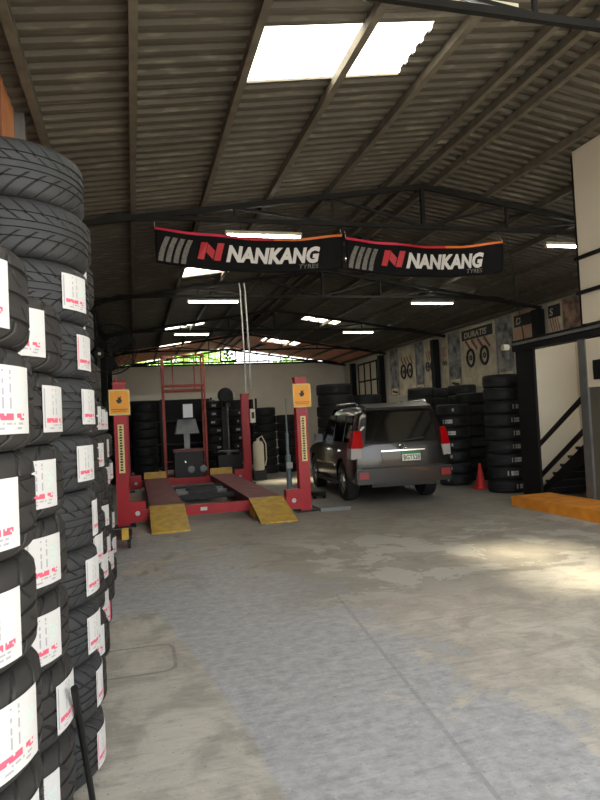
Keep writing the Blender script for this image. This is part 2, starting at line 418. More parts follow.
# trusses
TY = [4.1, 9.2, 14.8, 20.3, 25.8, 31.2]
td = ['nearest the camera, at the top right corner of the picture', 'carrying the two black banners', 'just behind the four-post lift, beyond the banners', 'fourth from the back wall side, with the apex right of the hanging pipes', 'last but one before the back wall', 'standing on top of the back wall']
td[3] = 'halfway down the hall, two bays behind the banners'
ZB = 4.5
for y, d in zip(TY, td):
    t = thing('roof_truss', 'dark steel roof truss '+d, 'truss', (0, y, 0), 0, 'roof trusses')
    zt = lambda x: rz(x)-.036-.10-.045
    for a, b in ((XL+.02, RX), (RX, XR-.02)):
        MB().bar((a, 0, zt(a)), (b, 0, zt(b)), .07, .08).build('top_chord', M['steel'], t)
    z0 = 4.30 if y > 30 else 4.5
    if y > 30: z0 = 4.54
    x0, x1 = XL+.02, XR-.02
    def zchord(x): return min(z0, zt(x)-.01)
    MB().bar((x0, 0, 4.20 if y < 30 else 4.24), (-.2, 0, z0), .05, .06).bar((-.2, 0, z0), (9.6, 0, z0), .05, .06).bar((9.6, 0, z0), (x1, 0, 4.20 if y < 30 else 4.24), .05, .06).build('bottom_chord', M['steel'], t)
    MB().bar((RX, 0, z0), (RX, 0, zt(RX)), .06).build('king_post', M['steel'], t)
    for sgn in (-1, 1):
        for i in range(3):
            xa = RX+sgn*(i*1.55); xb = RX+sgn*((i+1)*1.55)
            MB().bar((xa+sgn*.03, 0, z0+.02), (xb, 0, zt(xb)-.02), .035).build('brace', M['steel'], t)
            if i < 2: MB().bar((xb, 0, z0+.02), (xb, 0, zt(xb)-.02), .035).build('brace', M['steel'], t)
# columns
for i, (y, d) in enumerate(((9.3, 'nearest one on the left wall, behind the tyre row'), (14.8, 'second on the left wall, carrying the round fan'), (20.3, 'third on the left wall'), (25.8, 'last on the left wall'))):
    mb = MB().box(XL+.02, XL+.20, y-.09, y+.09, .0, 4.15); mb.bevel(.008)
    t = thing('steel_column', 'dark steel column, '+d, 'column', (0,0,0), 0, 'left wall columns')
    mb.build('shaft', M['steel'], t); MB().box(XL+.0, XL+.3, y-.14, y+.14, 0, .02).build('base_plate', M['steel'], t)
for i, (y, d) in enumerate(((14.8, 'nearest one on the poster wall, beside the brown poster'), (20.9, 'middle one on the poster wall, left of the red bicycle poster'), (26.1, 'further one on the poster wall, at the window'), (29.8, 'last one before the back wall'))):
    t = thing('steel_column', 'black steel column, '+d, 'column', (0,0,0), 0, 'right wall columns')
    MB().box(XR-.26, XR-.03, y-.13, y+.13, 0, rz(XR-.1)-.25).bevel(.01).build('shaft', M['black'], t)
    MB().box(XR-.34, XR-.03, y-.18, y+.18, 0, .02).build('base_plate', M['black'], t)

# fluorescent lights
def lamp(x0, x1, y, z, label):
    t = thing('fluorescent_light', label, 'light', ((x0+x1)/2, y, z), 0, 'lit fluorescent battens')
    L = (x1-x0)/2
    MB().box(-L, L, -.04, .04, .0, .05).bevel(.006).build('housing', M['ivory'], t)
    for s in (-1, 1): MB().box(s*L-.03*(s>0), s*L+.03*(s<0), -.03, .03, -.045, 0).build('end_cap', M['ivory'], t)
    MB().tube([(-L+.035, 0, -.022), (L-.035, 0, -.022)], .019, 10).build('tube', M['tube'], t, smooth=True)
    for s in (-.6, .6): MB().tube([(s*L, 0, .05), (s*L, 0, rz((x0+x1)/2+s*L)-z-.14)], .004, 5).build('hanger', M['steel'], t)
lamp(1.75, 3.02, 4.16, 4.56, 'lit fluorescent batten at the top edge of the picture, nearest of all')
lamp(1.55, 2.82, 9.88, 4.5, 'lit fluorescent batten right above the left banner')
lamp(7.55, 8.8, 9.95, 4.5, 'lit fluorescent batten beside the white office block')
lamp(1.4, 2.68, 15.4, 4.5, 'lit fluorescent batten on the left, beyond the left banner')
lamp(7.43, 8.72, 15.55, 4.5, 'lit fluorescent batten below the right banner')
lamp(1.43, 2.6, 21.0, 4.5, 'lit fluorescent batten on the far left, above the red cage')
lamp(7.32, 8.49, 20.95, 4.5, 'lit fluorescent batten on the far right, above the pile of truck tyres')

# gable exhaust fan
t = thing('exhaust_fan', 'square black exhaust fan with cross blades in the open gable', 'fan', (4.75, 31.25, 4.55))
mb = MB()
mb.box(-.42,.42,-.14,-.06,0,.06).box(-.42,.42,-.14,-.06,.6,.66).box(-.42,-.36,-.14,-.06,.06,.6).box(.36,.42,-.14,-.06,.06,.6)
mb.build('frame', M['black'], t)
mb = MB()
for k in range(5):
    a = 2*PI*k/5; ca, sa = math.cos(a), math.sin(a); ca2, sa2 = math.cos(a+.7), math.sin(a+.7)
    mb.prism([(ca*.05,-.10,.33+sa*.05), (ca*.25,-.12,.33+sa*.25), (ca2*.25,-.08,.33+sa2*.25)], (0,.006,0))
mb.build('blade_rotor', M['black'], t)
MB().lathe([(.06,-.13),(.06,-.03)], 14, (0,0,.33), 'y').build('motor', M['black'], t)

# ------------------------------------------------------------ trees beyond the gable
def tree(x, y, h, r, label):
    t = thing('tree', label, 'tree', (x, y, 0), 0, 'trees behind the building')
    MB().tube([(0,0,0), (.1,0,h*.4), (0,.1,h*.75)], [.2,.14,.06], 8).build('trunk', M['bark'], t, smooth=True)
    mb = MB()
    for i in range(2600):
        u = Vector((R.gauss(0,1), R.gauss(0,1), R.gauss(0,1))).normalized()*r*(R.random()**.4)
        p = Vector((u.x*1.2, u.y, h*.72+u.z*.8)); n = Vector((R.gauss(0,1), R.gauss(0,1), R.gauss(0,1))).normalized()
        a = n.orthogonal().normalized()*.16; b = n.cross(a).normalized()*.09
        mb._f([mb.bm.verts.new(q) for q in (p-a, p-b, p+a, p+b)])
    mb.build('foliage', M['leaf'], t)
tree(-.6, 38, 6.2, 2.0, 'dark-trunked leafy tree behind the back wall, at the left end of the gable')
tree(4.2, 44, 7.4, 2.6, 'bright yellow-green tree in the middle of the gable opening')
tree(9.6, 38, 5.6, 1.6, 'pale tree behind the right half of the gable opening')

# ------------------------------------------------------------ tyres
def tyre_profile(Rr, w, bead, grooves):
    h = w/2; p = []
    p += [(bead, -h*.72), (bead+.012, -h*.86), (bead+.03, -h*.90), (bead+.035, -h*.96), (Rr-.075, -h), (Rr-.045, -h*.99), (Rr-.03, -h*.97), (Rr-.014, -h*.86)]
    p += [(Rr-.004, -h*.74)]
    gd = .009
    for g in grooves:
        z = g*h; p += [(Rr-.001, z-.006), (Rr-gd, z-.004), (Rr-gd, z+.004), (Rr-.001, z+.006)]
    p += [(Rr-.004, h*.74), (Rr-.014, h*.86), (Rr-.03, h*.97), (Rr-.045, h*.99), (Rr-.075, h), (bead+.035, h*.96), (bead+.03, h*.90), (bead+.012, h*.86), (bead, h*.72)]
    p += [(bead+.012, h*.55), (Rr-.035, h*.70), (Rr-.02, 0), (Rr-.035, -h*.70), (bead+.012, -h*.55)]
    return p
def tyre_mesh(name, Rr, w, bead, grooves, m, n=72):
    mb = MB(); mb.lathe(tyre_profile(Rr, w, bead, grooves), n, closed=True)
    bmesh.ops.recalc_face_normals(mb.bm, faces=mb.bm.faces)
    me = bpy.data.meshes.new(name); mb.bm.to_mesh(me); mb.bm.free(); me.materials.append(m)
    me.polygons.foreach_set('use_smooth', [True]*len(me.polygons)); me.set_sharp_from_angle(angle=math.radians(50))
    return me
ME = {0: tyre_mesh('tyre', .33, .240, .215, (-.42, -.12, .12, .42), M['tire0'], 96),
      1: tyre_mesh('tyre', .33, .236, .215, (-.5, 0, .5), M['tire1'], 96),
      2: tyre_mesh('tyre', .33, .232, .20, (-.45, 0, .45), M['tire2'], 56),
      3: tyre_mesh('tyre', .50, .30, .28, (-.4, 0, .4), M['tire2'], 56)}
def label_mesh(Rr, wa, z0, z1, kind):
    mb = MB(); nc, nr = 26, 30; r = Rr+.0022; g = {}
    for i in range(nc+1):
        for j in range(nr+1):
            a = (i/nc-.5)*wa; g[i, j] = mb.bm.verts.new((r*math.cos(a), r*math.sin(a), z0+(z1-z0)*j/nr))
    rr = random.Random(kind*5+1)
    for i in range(nc):
        for j in range(nr):
            k = 0
            if kind < 3:
                if 6 <= j <= 8 and 3 <= i <= 14 and rr.random() < .85: k = 1
                elif 6 <= j <= 8 and 16 <= i <= 21 and rr.random() < .6: k = 1
                elif j in (2, 4) and 5 <= i <= 20 and rr.random() < .55: k = 2
                elif 11 <= j <= 27 and i in (9, 13) and rr.random() < .7: k = 2
                elif i == 1 and 2 < j < 28: k = 1 if kind == 1 else 2
                elif 12 <= j <= 22 and 16 <= i <= 22 and rr.random() < .4: k = 3
                if kind == 2 and i >= 22: k = 1
            if kind >= 3:
                k = 2
                if kind > 3:
                    c = i*(9 if kind == 4 else 7)//26
                    k = 0 if not ((i*(9 if kind == 4 else 7)) % 26 < 5) and not (c == 1) else 4
                    if k == 0 and 8 < j < 20 and (i*3+j) % 7 < 3 and rr.random() < .8: k = 4
                if k == 4: continue
            mb.mi = k; mb._f([g[i, j], g[i+1, j], g[i+1, j+1], g[i, j+1]])
    bmesh.ops.recalc_face_normals(mb.bm, faces=mb.bm.faces)
    bmesh.ops.solidify(mb.bm, geom=mb.bm.faces[:], thickness=-.0012)
    me = bpy.data.meshes.new('label'); mb.bm.to_mesh(me); mb.bm.free()
    for q in ('lab_w', 'lab_r', 'lab_g', 'lab_t'): me.materials.append(M[q])
    return me
LM = [label_mesh(.33, .50, -.078, .072, 0), label_mesh(.33, .44, -.085, .065, 1), label_mesh(.33, .46, -.07, .075, 2),
      label_mesh(.33, .34, -.03, .025, 3), label_mesh(.33, .12, -.03, .03, 3)]
def tyre(x, y, z, kind, lab, ang, label, group):
    o = bpy.data.objects.new('tyre', ME[kind]); C.objects.link(o); o.location = (x, y, z); o.rotation_euler = (0, 0, ang)
    tag(o, label, 'tyre', group)
    if lab is not None:
        c = bpy.data.objects.new('paper_label', LM[lab]); C.objects.link(c); c.parent = o
        c['label'] = 'white paper sticker with pink and grey print' if lab < 3 else 'small pale size sticker'
    return o
def stack(x, y, n, kind, labf, where, group, ang=-.6, jit=.012, h=None, adj='black'):
    h = h or {0: .240, 1: .236, 2: .232, 3: .30}[kind]
    for i in range(n):
        pos = 'topmost tyre' if i == n-1 else ('bottom tyre' if i == 0 else ('%s tyre from the floor' % ORD[i+1]))
        lab = labf(i)
        tyre(x+R.uniform(-jit, jit), y+R.uniform(-jit, jit), h/2+.0005+i*(h+.0005), kind if not callable(kind) else kind(i), lab, ang+R.uniform(-.28, .28),
             '%s %s in %s' % (adj, pos, where), group)
def anyl(i): return R.choice((0, 0, 1, 2))
LEFT = [(-.56, .92, 8, 1, 'x', -.3, 0), (-.56, 1.60, 8, 1, 'the nearest stack at the left edge', -.42, 8), (-.56, 2.27, 8, 1, 'the second stack from the left edge', -.5, 8),
        (-.50, 2.95, 11, 0, 'the tall stack rising to the plank wall', -.27, 9), (-.515, 3.63, 11, 1, 'the stack right behind the tall near one', -.45, 11),
        (-.525, 4.31, 8, 1, 'the fifth stack of the left row', -.3, 8), (-.53, 4.99, 7, 1, 'the sixth stack of the left row', -.25, 7),
        (-.535, 5.67, 7, 1, 'the seventh stack of the left row', -.3, 7), (-.535, 6.35, 6, 1, 'the last labelled stack of the left row', -.3, 6)]
for x, y, n, kd, wh, a, lb in LEFT[1:]:
    stack(x, y, n, kd, lambda i: (R.choice((0, 0, 1)) if y < 3 else R.choice((0, 2, None, 0, None) if y > 4 else (0, 1, 0, None))) if i < lb else None, wh, 'labelled tyres in '+wh, a, jit=.006)

# dark stacks at the back left, behind the lift
for i, (x, y, n) in enumerate(((-.38, 17.3, 8), (.31, 17.3, 9))):
    stack(x, y, n, 2, lambda i: None, ['the dark stack behind the left lift post', 'the dark stack left of the red tower'][i], 'dark tyres behind the left lift post')
for i, (x, y, n) in enumerate(((2.22, 17.7, 9), (2.90, 17.7, 8))):
    stack(x, y, n, 2, lambda i: R.choice((3, 4)), ['the speckled stack right of the red tower', 'the speckled stack behind the rear red post'][i], 'stickered tyres at the back centre', ang=-1.5)
for i, (x, y, n) in enumerate(((3.63, 17.5, 8), (4.33, 17.6, 7))):
    stack(x, y, n, 2, lambda i: None, ['the stack behind the ivory tank', 'the stack left of the right signed post'][i], 'tyres behind the ivory tank')
def rack(x0, x1, y, h, label):
    t = thing('tyre_rack', label, 'rack', ((x0+x1)/2, y, 0), 0, 'black tyre racks at the back'); w = (x1-x0)/2
    for sx in (-1, 1):
        for yy in (0, .6): MB().box(sx*w-.03, sx*w+.03, yy-.03, yy+.03, 0, h).build('upright', M['plastic'], t)
    for k in range(3): MB().box(-w+.03, w-.03, -.02, .62, .15+k*.72, .2+k*.72).build('shelf', M['plastic'], t)
    MB().box(-w+.03, w-.03, .63, .65, .1, h).build('back_panel', M['black'], t)
rack(-.75, .85, 19.3, 2.28, 'black tyre rack behind the two dark stacks on the left')
rack(.93, 2.35, 19.3, 2.28, 'black tyre rack behind the red tower')
rack(2.43, 3.75, 19.3, 2.20, 'black tyre rack behind the rear red lift post')
stack(5.48, 16.6, 8, 3, lambda i: None, 'the large pile left of the car roof', 'large tyres behind the car', jit=.03, adj='wide black')
stack(6.6, 17.3, 7, 3, lambda i: None, 'the large pile behind the car roof', 'large tyres in the second pile', jit=.03, adj='wide black')
# right side
LT = [label_mesh(.33, .62, -.035, .04, 4), label_mesh(.33, .62, -.035, .04, 5)]
LM += LT
stack(6.32, 11.55, 7, 2, lambda i: R.choice((5, 6, 4)), 'the stickered stack behind the car tail', 'stickered tyres behind the car tail', ang=-2.3, jit=.006)
stack(6.44, 9.93, 9, 2, lambda i: R.choice((5, 6)) if i < 7 else None, 'the tall stack beside the black stair post', 'stickered tyres beside the stair post', ang=-1.55, jit=.006)
for i, (x, y, n) in enumerate(((7.1, 12.1, 8), (7.05, 10.9, 8), (7.5, 13.2, 9), (6.8, 13.9, 9), (7.7, 14.6, 9), (8.1, 16.2, 9), (8.6, 17.8, 9))):
    d = ['the shorter stack behind the stickered one', 'the stack hidden behind the stair post stack', 'the stack over the right tail of the car', 'the stack above the car rear window',
         'the stack below the poster column', 'the further stack below the bicycle posters', 'the furthest stack below the posters'][i]
    stack(x, y, n, 2, lambda i: None, d, 'tyres in '+d)

# steel bar leaning on the tyres
tag(MB().tube([(-.21, 2.66, .0), (-.213, 2.15, .64)], .012, 8).build('steel_bar', M['black'], smooth=True), 'thin black steel bar leaning against the nearest tyre stacks', 'bar')

# ------------------------------------------------------------ four post lift
L = thing('four_post_lift', 'red four-post car lift with yellow drive-on ramps', 'car lift', (0,0,0))
xl, xr, yf, yr = -.18, 2.62, 9.75, 14.9
for x, y, sx in ((xl, yf, 1), (xr, yf, -1), (xl, yr, 1), (xr, yr, -1)):
    mb = MB(); a, b = .09, .08
    z1 = 2.12
    mb.box(x-a, x+a, y-b, y-b+.012, .0, z1).box(x-a, x+a, y+b-.012, y+b, 0, z1).box(x-a if sx > 0 else x+a-.012, x-a+.012 if sx > 0 else x+a, y-b+.012, y+b-.012, 0, z1)
    mb.box(x+sx*(a-.03)-.006, x+sx*(a-.03)+.006, y-b+.012, y+b-.012, 0, z1)
    p = mb.build('post', M['red'], L)
    MB().box(x-a-.01, x+a+.01, y-b-.01, y+b+.01, z1, z1+.03).build('post_cap', M['redrust'], p)
    MB().box(x-.17, x+.17, y-.15, y+.15, 0, .018).bevel(.004).build('base_plate', M['plastic'], L)
    # carriage housing with its round sheave on the beam end
    mb = MB().box(x+sx*.09, x+sx*.32, y-.09, y+.09, .06, .36) if sx > 0 else MB().box(x-.32, x-.09, y-.09, y+.09, .06, .36)
    mb.bevel(.03, 2); hs = mb.build('carriage', M['red'], L)
    MB().lathe([(.035,-.102),(.035,-.09)], 14, (x+sx*.2, y, .19), 'y').build('bolt', M['hose'], hs)
for y in (yf, yr):
    MB().box(xl+.32, xr-.32, y-.06, y+.06, .09, .24).bevel(.01).build('crossbeam', M['red'], L)
for i in (-1, 1): MB().lathe([(.0,0),(.022,.0),(.018,.05),(.0,.07)], 10, (xl+i*.05, yf, 2.15)).build('spike', M['red'], L)
for a, b in ((.20, .70), (1.72, 2.24)):
    mb = MB().box(a, b, yf-.02, yr+.05, .242, .27); mb.box(a, a+.03, yf-.02, yr+.05, .245, .31) if 0 else None
    mb.box(a, a+.02, yf+.07, yr-.07, .12, .245).box(b-.02, b, yf+.07, yr-.07, .12, .245)
    mb.build('runway', M['redworn'], L)
    mb = MB().hexa([(a-.01,8.80,.002),(b+.01,8.80,.002),(b+.01,9.73,.25),(a-.01,9.73,.25),(a-.01,8.80,.02),(b+.01,8.80,.02),(b+.01,9.73,.275),(a-.01,9.73,.275)])
    mb.box(a-.01, a+.01, 9.35, 9.72, .02, .16).box(b-.01, b+.01, 9.35, 9.72, .02, .16)
    for k in range(3): mb.box(a+.05+k*.16, a+.11+k*.16, 8.77, 8.82, .0, .03)
    mb.build('ramp', M['yellow'], L)
    MB().box(a, b, yr-.05, yr, .272, .42).bevel(.01).build('wheel_stop', M['yellow'], L)
for yy in (11.3, 12.9): MB().box(.70, 1.72, yy, yy+.12, .14, .22).build('cross_member', M['plastic'], L)
j = MB().box(.95, 1.5, 11.9, 12.5, .10, .24).bevel(.02).build('centre_jack', M['plastic'], L)
MB().bar((.76, 11.95, .2), (1.68, 11.95, .2), .05).bar((.76, 12.45, .2), (1.68, 12.45, .2), .05).build('jack_arm', M['grey'], j)
MB().box(.95, 1.05, 9.68, 9.688, .15, .20).build('maker_plate', M['hose'], L)
# signs and strips
for x, zl in ((xl, 1.66), (xr+.01, 1.66)):
    s = MB().box(x-.15, x+.15, yf-.105, yf-.095, zl, zl+.38).build('sign', M['cream'], L)
    s['label'] = 'square amber sign plate with pale border and black emblem'
    MB().box(x-.135, x+.135, yf-.109, yf-.1055, zl+.02, zl+.36).build('sign_face', M['amber'], s)
    mb = MB(); c = (x, yf-.1105, zl+.22)
    mb.prism([(c[0]+dx*.01, c[1], c[2]+dz*.01) for dx, dz in ((-4,-2),(-2,-5),(2,-4),(4,0),(2,2),(3,6),(0,4),(-2,5),(-2,1),(-5,1))], (0,-.002,0))
    mb.build('emblem', M['ink'], s)
    MB().box(x-.12, x+.12, yf-.1115, yf-.1095, zl+.08, zl+.09).box(x-.10, x+.10, yf-.1115, yf-.1095, zl+.055, zl+.063).build('print_line', M['redrust'], s)
    st = MB().box(x-.04, x+.045, yf-.088, yf-.0805, .80, 1.52).build('label_strip', M['cream'], L)
    mb = MB()
    for k in range(17):
        
        z = .83+k*.04; ww = .016 if k % 3 else .022
        mb.box(x-ww, x+ww, yf-.091, yf-.0885, z, z+.026)
    mb.build('strip_print', M['ink'], st)
cb = MB().box(xr+.10, xr+.22, yr-.16, yr-.02, 1.45, 1.78).bevel(.01).build('control_box', M['ivory'], L)
MB().box(xr+.13, xr+.19, yr-.167, yr-.161, 1.55, 1.70).build('panel', M['ink'], cb)

tag(MB().box(2.50, 3.0, 9.50, 9.98, .0, .055).bevel(.015).build('floor_pad', M['grey']), 'low grey pad on the floor under the right front lift post', 'pad')
# move pad clear of the post: cut by placing beside it
bpy.data.objects['floor_pad'].location = (.30, -.02, 0)

# grey air hoses
for i, (dx, d) in enumerate(((.0, 'left'), (.12, 'right'))):
    tag(MB().tube([(2.62+dx, 14.62, 2.2), (2.62+dx, 14.64, 3.2), (2.60+dx, 14.68, 4.6), (2.58+dx, 14.7, 4.8)], .018, 8).build('air_pipe', M['hose'], smooth=True),
        'pale vertical air pipe hanging above the rear lift post, %s one of two' % d, 'pipe', 'vertical air pipes')
tag(MB().tube([(XL+.1, 14.6, 4.40), (-.1, 14.62, 4.42), (2.58, 14.62, 4.46)], .012, 6).build('conduit', M['steel']), 'thin dark conduit running from the left wall to the pale pipes', 'conduit')

# ------------------------------------------------------------ machines at the back
t = thing('service_tower', 'red steel tower frame with an open cage on top, behind the lift', 'frame', (1.33, 16.9, 0))
for x in (-.53, .53):
    for y in (-.3, .3): MB().box(x-.022, x+.022, y-.022, y+.022, 0, 3.35).build('upright', M['redrust'], t)
mb = MB()
for z in (2.38, 2.52, 3.30):
    mb.bar((-.5,-.3,z), (.5,-.3,z), .035).bar((-.5,.3,z), (.5,.3,z), .035).bar((-.53,-.27,z), (-.53,.27,z), .035).bar((.53,-.27,z), (.53,.27,z), .035)
for x in (-.28, .28): mb.bar((x,-.3,2.4), (x,-.3,3.3), .025)
mb.build('cage', M['redrust'], t)
MB().box(-.5, .5, -.28, .28, 2.40, 2.415).build('cage_floor', M['black'], t)
MB().bar((-.5,.3,.12), (.5,.3,.12), .04).bar((-.5,.3,.5), (.5,.3,.5), .03).build('tie_bar', M['redrust'], t)
tag(MB().box(-.6, 3.2, 19.9, 19.98, 2.30, 2.46).build('hanging_beam', M['ivory']), 'long pale beam spanning behind the red tower above the dark stacks', 'beam')
for x in (-.5, 3.1):
    tag(MB().box(x-.04, x+.04, 19.9, 19.98, 0, 2.30).build('beam_post', M['steel']), 'dark post under the %s end of the long pale beam' % ('left' if x < 0 else 'right'), 'post')

t = thing('wheel_balancer', 'dark wheel balancer with grey monitor hood inside the red tower', 'machine', (1.33, 16.2, 0))
MB().box(-.35, .35, -.25, .3, 0, .8).bevel(.04, 2).build('cabinet', M['plastic'], t)
MB().box(-.38, .38, -.28, .32, .8, .86).bevel(.02).build('tray', M['redworn'], t)
MB().box(-.07, .07, .1, .2, .86, 1.3).build('mast', M['grey'], t)
mo = MB().hexa([(-.3,-.1,1.25),(.3,-.1,1.25),(.3,.25,1.25),(-.3,.25,1.25),(-.22,.0,1.62),(.22,.0,1.62),(.22,.25,1.62),(-.22,.25,1.62)]).bevel(.03, 2).build('monitor_hood', M['grey'], t)
MB().box(-.09, .15, -.135, -.13, 1.66, 2.0).build('paper_sheet', M['paper'], t)
MB().box(-.1, .16, -.125, .0, 1.62, 2.02).build('sheet_holder', M['plastic'], t)
MB().lathe([(.02,-.4),(.02,-.25)], 12, (-.1,0,.55), 'y').build('shaft', M['chrome'], t)
for x in (-.25, .05): MB().lathe([(.05,-.262),(.09,-.256),(.09,-.25)], 16, (x+.3,0,.35), 'y').build('cone_adapter', M['grey'], t)

t = thing('tyre_changer', 'black tyre changer with round motor head left of the rear red post', 'machine', (2.38, 16.3, 0))
MB().box(-.3, .3, -.3, .3, 0, .65).bevel(.03, 2).build('cabinet', M['plastic'], t)
MB().lathe([(0,.65),(.1,.65),(.1,.72),(.28,.72),(.28,.76),(0,.76)], 28).build('turntable', M['grey'], t, smooth=True)
MB().box(-.08, .08, .3, .42, 0, 2.1).bevel(.01).build('column', M['plastic'], t)
MB().box(-.05, .05, -.2, .3, 1.9, 1.98).build('arm', M['plastic'], t)
MB().lathe([(0,-.1),(.17,-.1),(.2,-.06),(.2,.06),(.17,.1),(0,.1)], 24, (0,.1,2.2), 'y').build('motor', M['black'], t, smooth=True)
MB().tube([(0,-.15,.8),(0,-.15,1.9)], .025, 8).build('mount_bar', M['chrome'], t)
MB().lathe([(.06,-.02),(.1,0),(.06,.02)], 16, (.32,-.1,.8), 'x').build('pedal', M['alloy'], t)

t = thing('oil_drain_tank', 'ivory upright tank with hose on a black foot beside the rear red post', 'tank', (3.02, 15.5, 0))
MB().lathe([(0,.25),(.12,.25),(.14,.29),(.14,.88),(.11,.96),(.04,.99),(.04,1.04),(0,1.04)], 24).build('cylinder', M['ivory'], t, smooth=True)
MB().box(-.16, .16, -.16, .16, .02, .25).bevel(.02).build('foot', M['plastic'], t)
MB().tube([(0,0,1.04),(.1,-.02,1.1),(.2,0,.9),(.2,0,.5),(.16,0,.35)], .014, 8).build('hose', M['ivory'], t, smooth=True)
MB().tube([(-.05,.05,1.0),(-.25,.02,1.25),(-.3,0,1.35)], .012, 6).build('lever', M['plastic'], t)

t = thing('jack_stand', 'pale blue-grey pneumatic cylinder standing left of the right signed post', 'cylinder', (3.0, 12.3, 0))
MB().lathe([(0,0),(.09,0),(.09,.03),(.055,.05),(.055,.75),(.03,.78),(.03,1.2),(.015,1.22),(.015,1.9),(0,1.9)], 20).build('cylinder', M['tank'], t, smooth=True)
MB().box(-.06, .06, -.11, -.06, .5, .62).build('valve', M['hose'], t)

# round wall fan
t = thing('wall_fan', 'large round wire-caged wall fan on the second left column', 'fan', (-.95, 14.2, 3.6), -.1)
t.location = (-.40, 14.2, 3.2)
MB().tube([(.55*math.cos(2*PI*k/36), 0, .55*math.sin(2*PI*k/36)) for k in range(36)], .014, 6, closed=True).build('cage_rim', M['steel'], t)
mb = MB()
for r_ in (.12, .22, .32, .42, .5): mb.tube([(r_*math.cos(2*PI*k/28), -.06, r_*math.sin(2*PI*k/28)) for k in range(28)], .005, 4, closed=True)
for k in range(24):
    a = 2*PI*k/24; mb.tube([(.06*math.cos(a), -.08, .06*math.sin(a)), (.4*math.cos(a), -.07, .4*math.sin(a)), (.55*math.cos(a), 0, .55*math.sin(a))], .004, 4)
mb.build('cage', M['steel'], t)
mb = MB()
for k in range(3):
    a = 2*PI*k/3+.4
    mb.prism([(math.cos(a+s)*r_, -.02+.05*s, math.sin(a+s)*r_) for s, r_ in ((0,.06),(-.25,.3),(-.1,.48),(.5,.46),(.45,.2))], (0,.006,0))
mb.build('blades', M['steel'], t)
MB().lathe([(0,-.05),(.09,-.05),(.11,0),(.11,.18),(.06,.24),(0,.24)], 20, (0,.05,0), 'y').build('motor', M['black'], t, smooth=True)
MB().bar((0,.2,0), (-.40,.55,0), .05).build('bracket', M['black'], t)

t = thing('flood_lamp', 'small round black flood lamp on the left wall before the round fan', 'lamp', (-.58, 13.0, 2.95))
MB().lathe([(0,.0),(.04,0),(.09,-.14),(.09,-.17),(0,-.17)], 20, (0,0,0), 'y').build('housing', M['black'], t, smooth=True)
MB().lathe([(0,-.178),(.03,-.178),(.03,-.172),(0,-.172)], 20, (0,0,0), 'y').build('lens', M['ivory'], t)
MB().bar((0,.0,0), (-.345,.05,0), .03).build('bracket', M['black'], t)
tag(MB().tube([(-.62, 9.7, 0.0), (-.62, 9.7, 2.6)], .03, 8).build('drain_pipe', M['blue']), 'dull blue vertical pipe between the tyre row and the left lift post', 'pipe')

t = thing('hand_trolley', 'small black trolley with yellow bracket at the end of the tyre row', 'trolley', (-.18, 8.1, 0))
MB().box(-.22, .12, -.2, .35, .12, .16).bevel(.01).build('deck', M['plastic'], t)
for x, y in ((.08,-.15), (.08,.25), (-.18,-.15), (-.18,.25)): MB().lathe([(.02,-.02),(.06,-.02),(.06,.02),(.02,.02)], 20, (x,y,.06), 'x').build('caster', M['rubber'], t)
MB().box(.0, .08, -.22, -.205, .12, .26).box(.0, .02, -.24, -.205, .12, .26).build('bracket', M['yellow'], t)
MB().tube([(-.18,.3,.15), (-.18,.34,.95)], .014, 8).build('handle', M['plastic'], t)

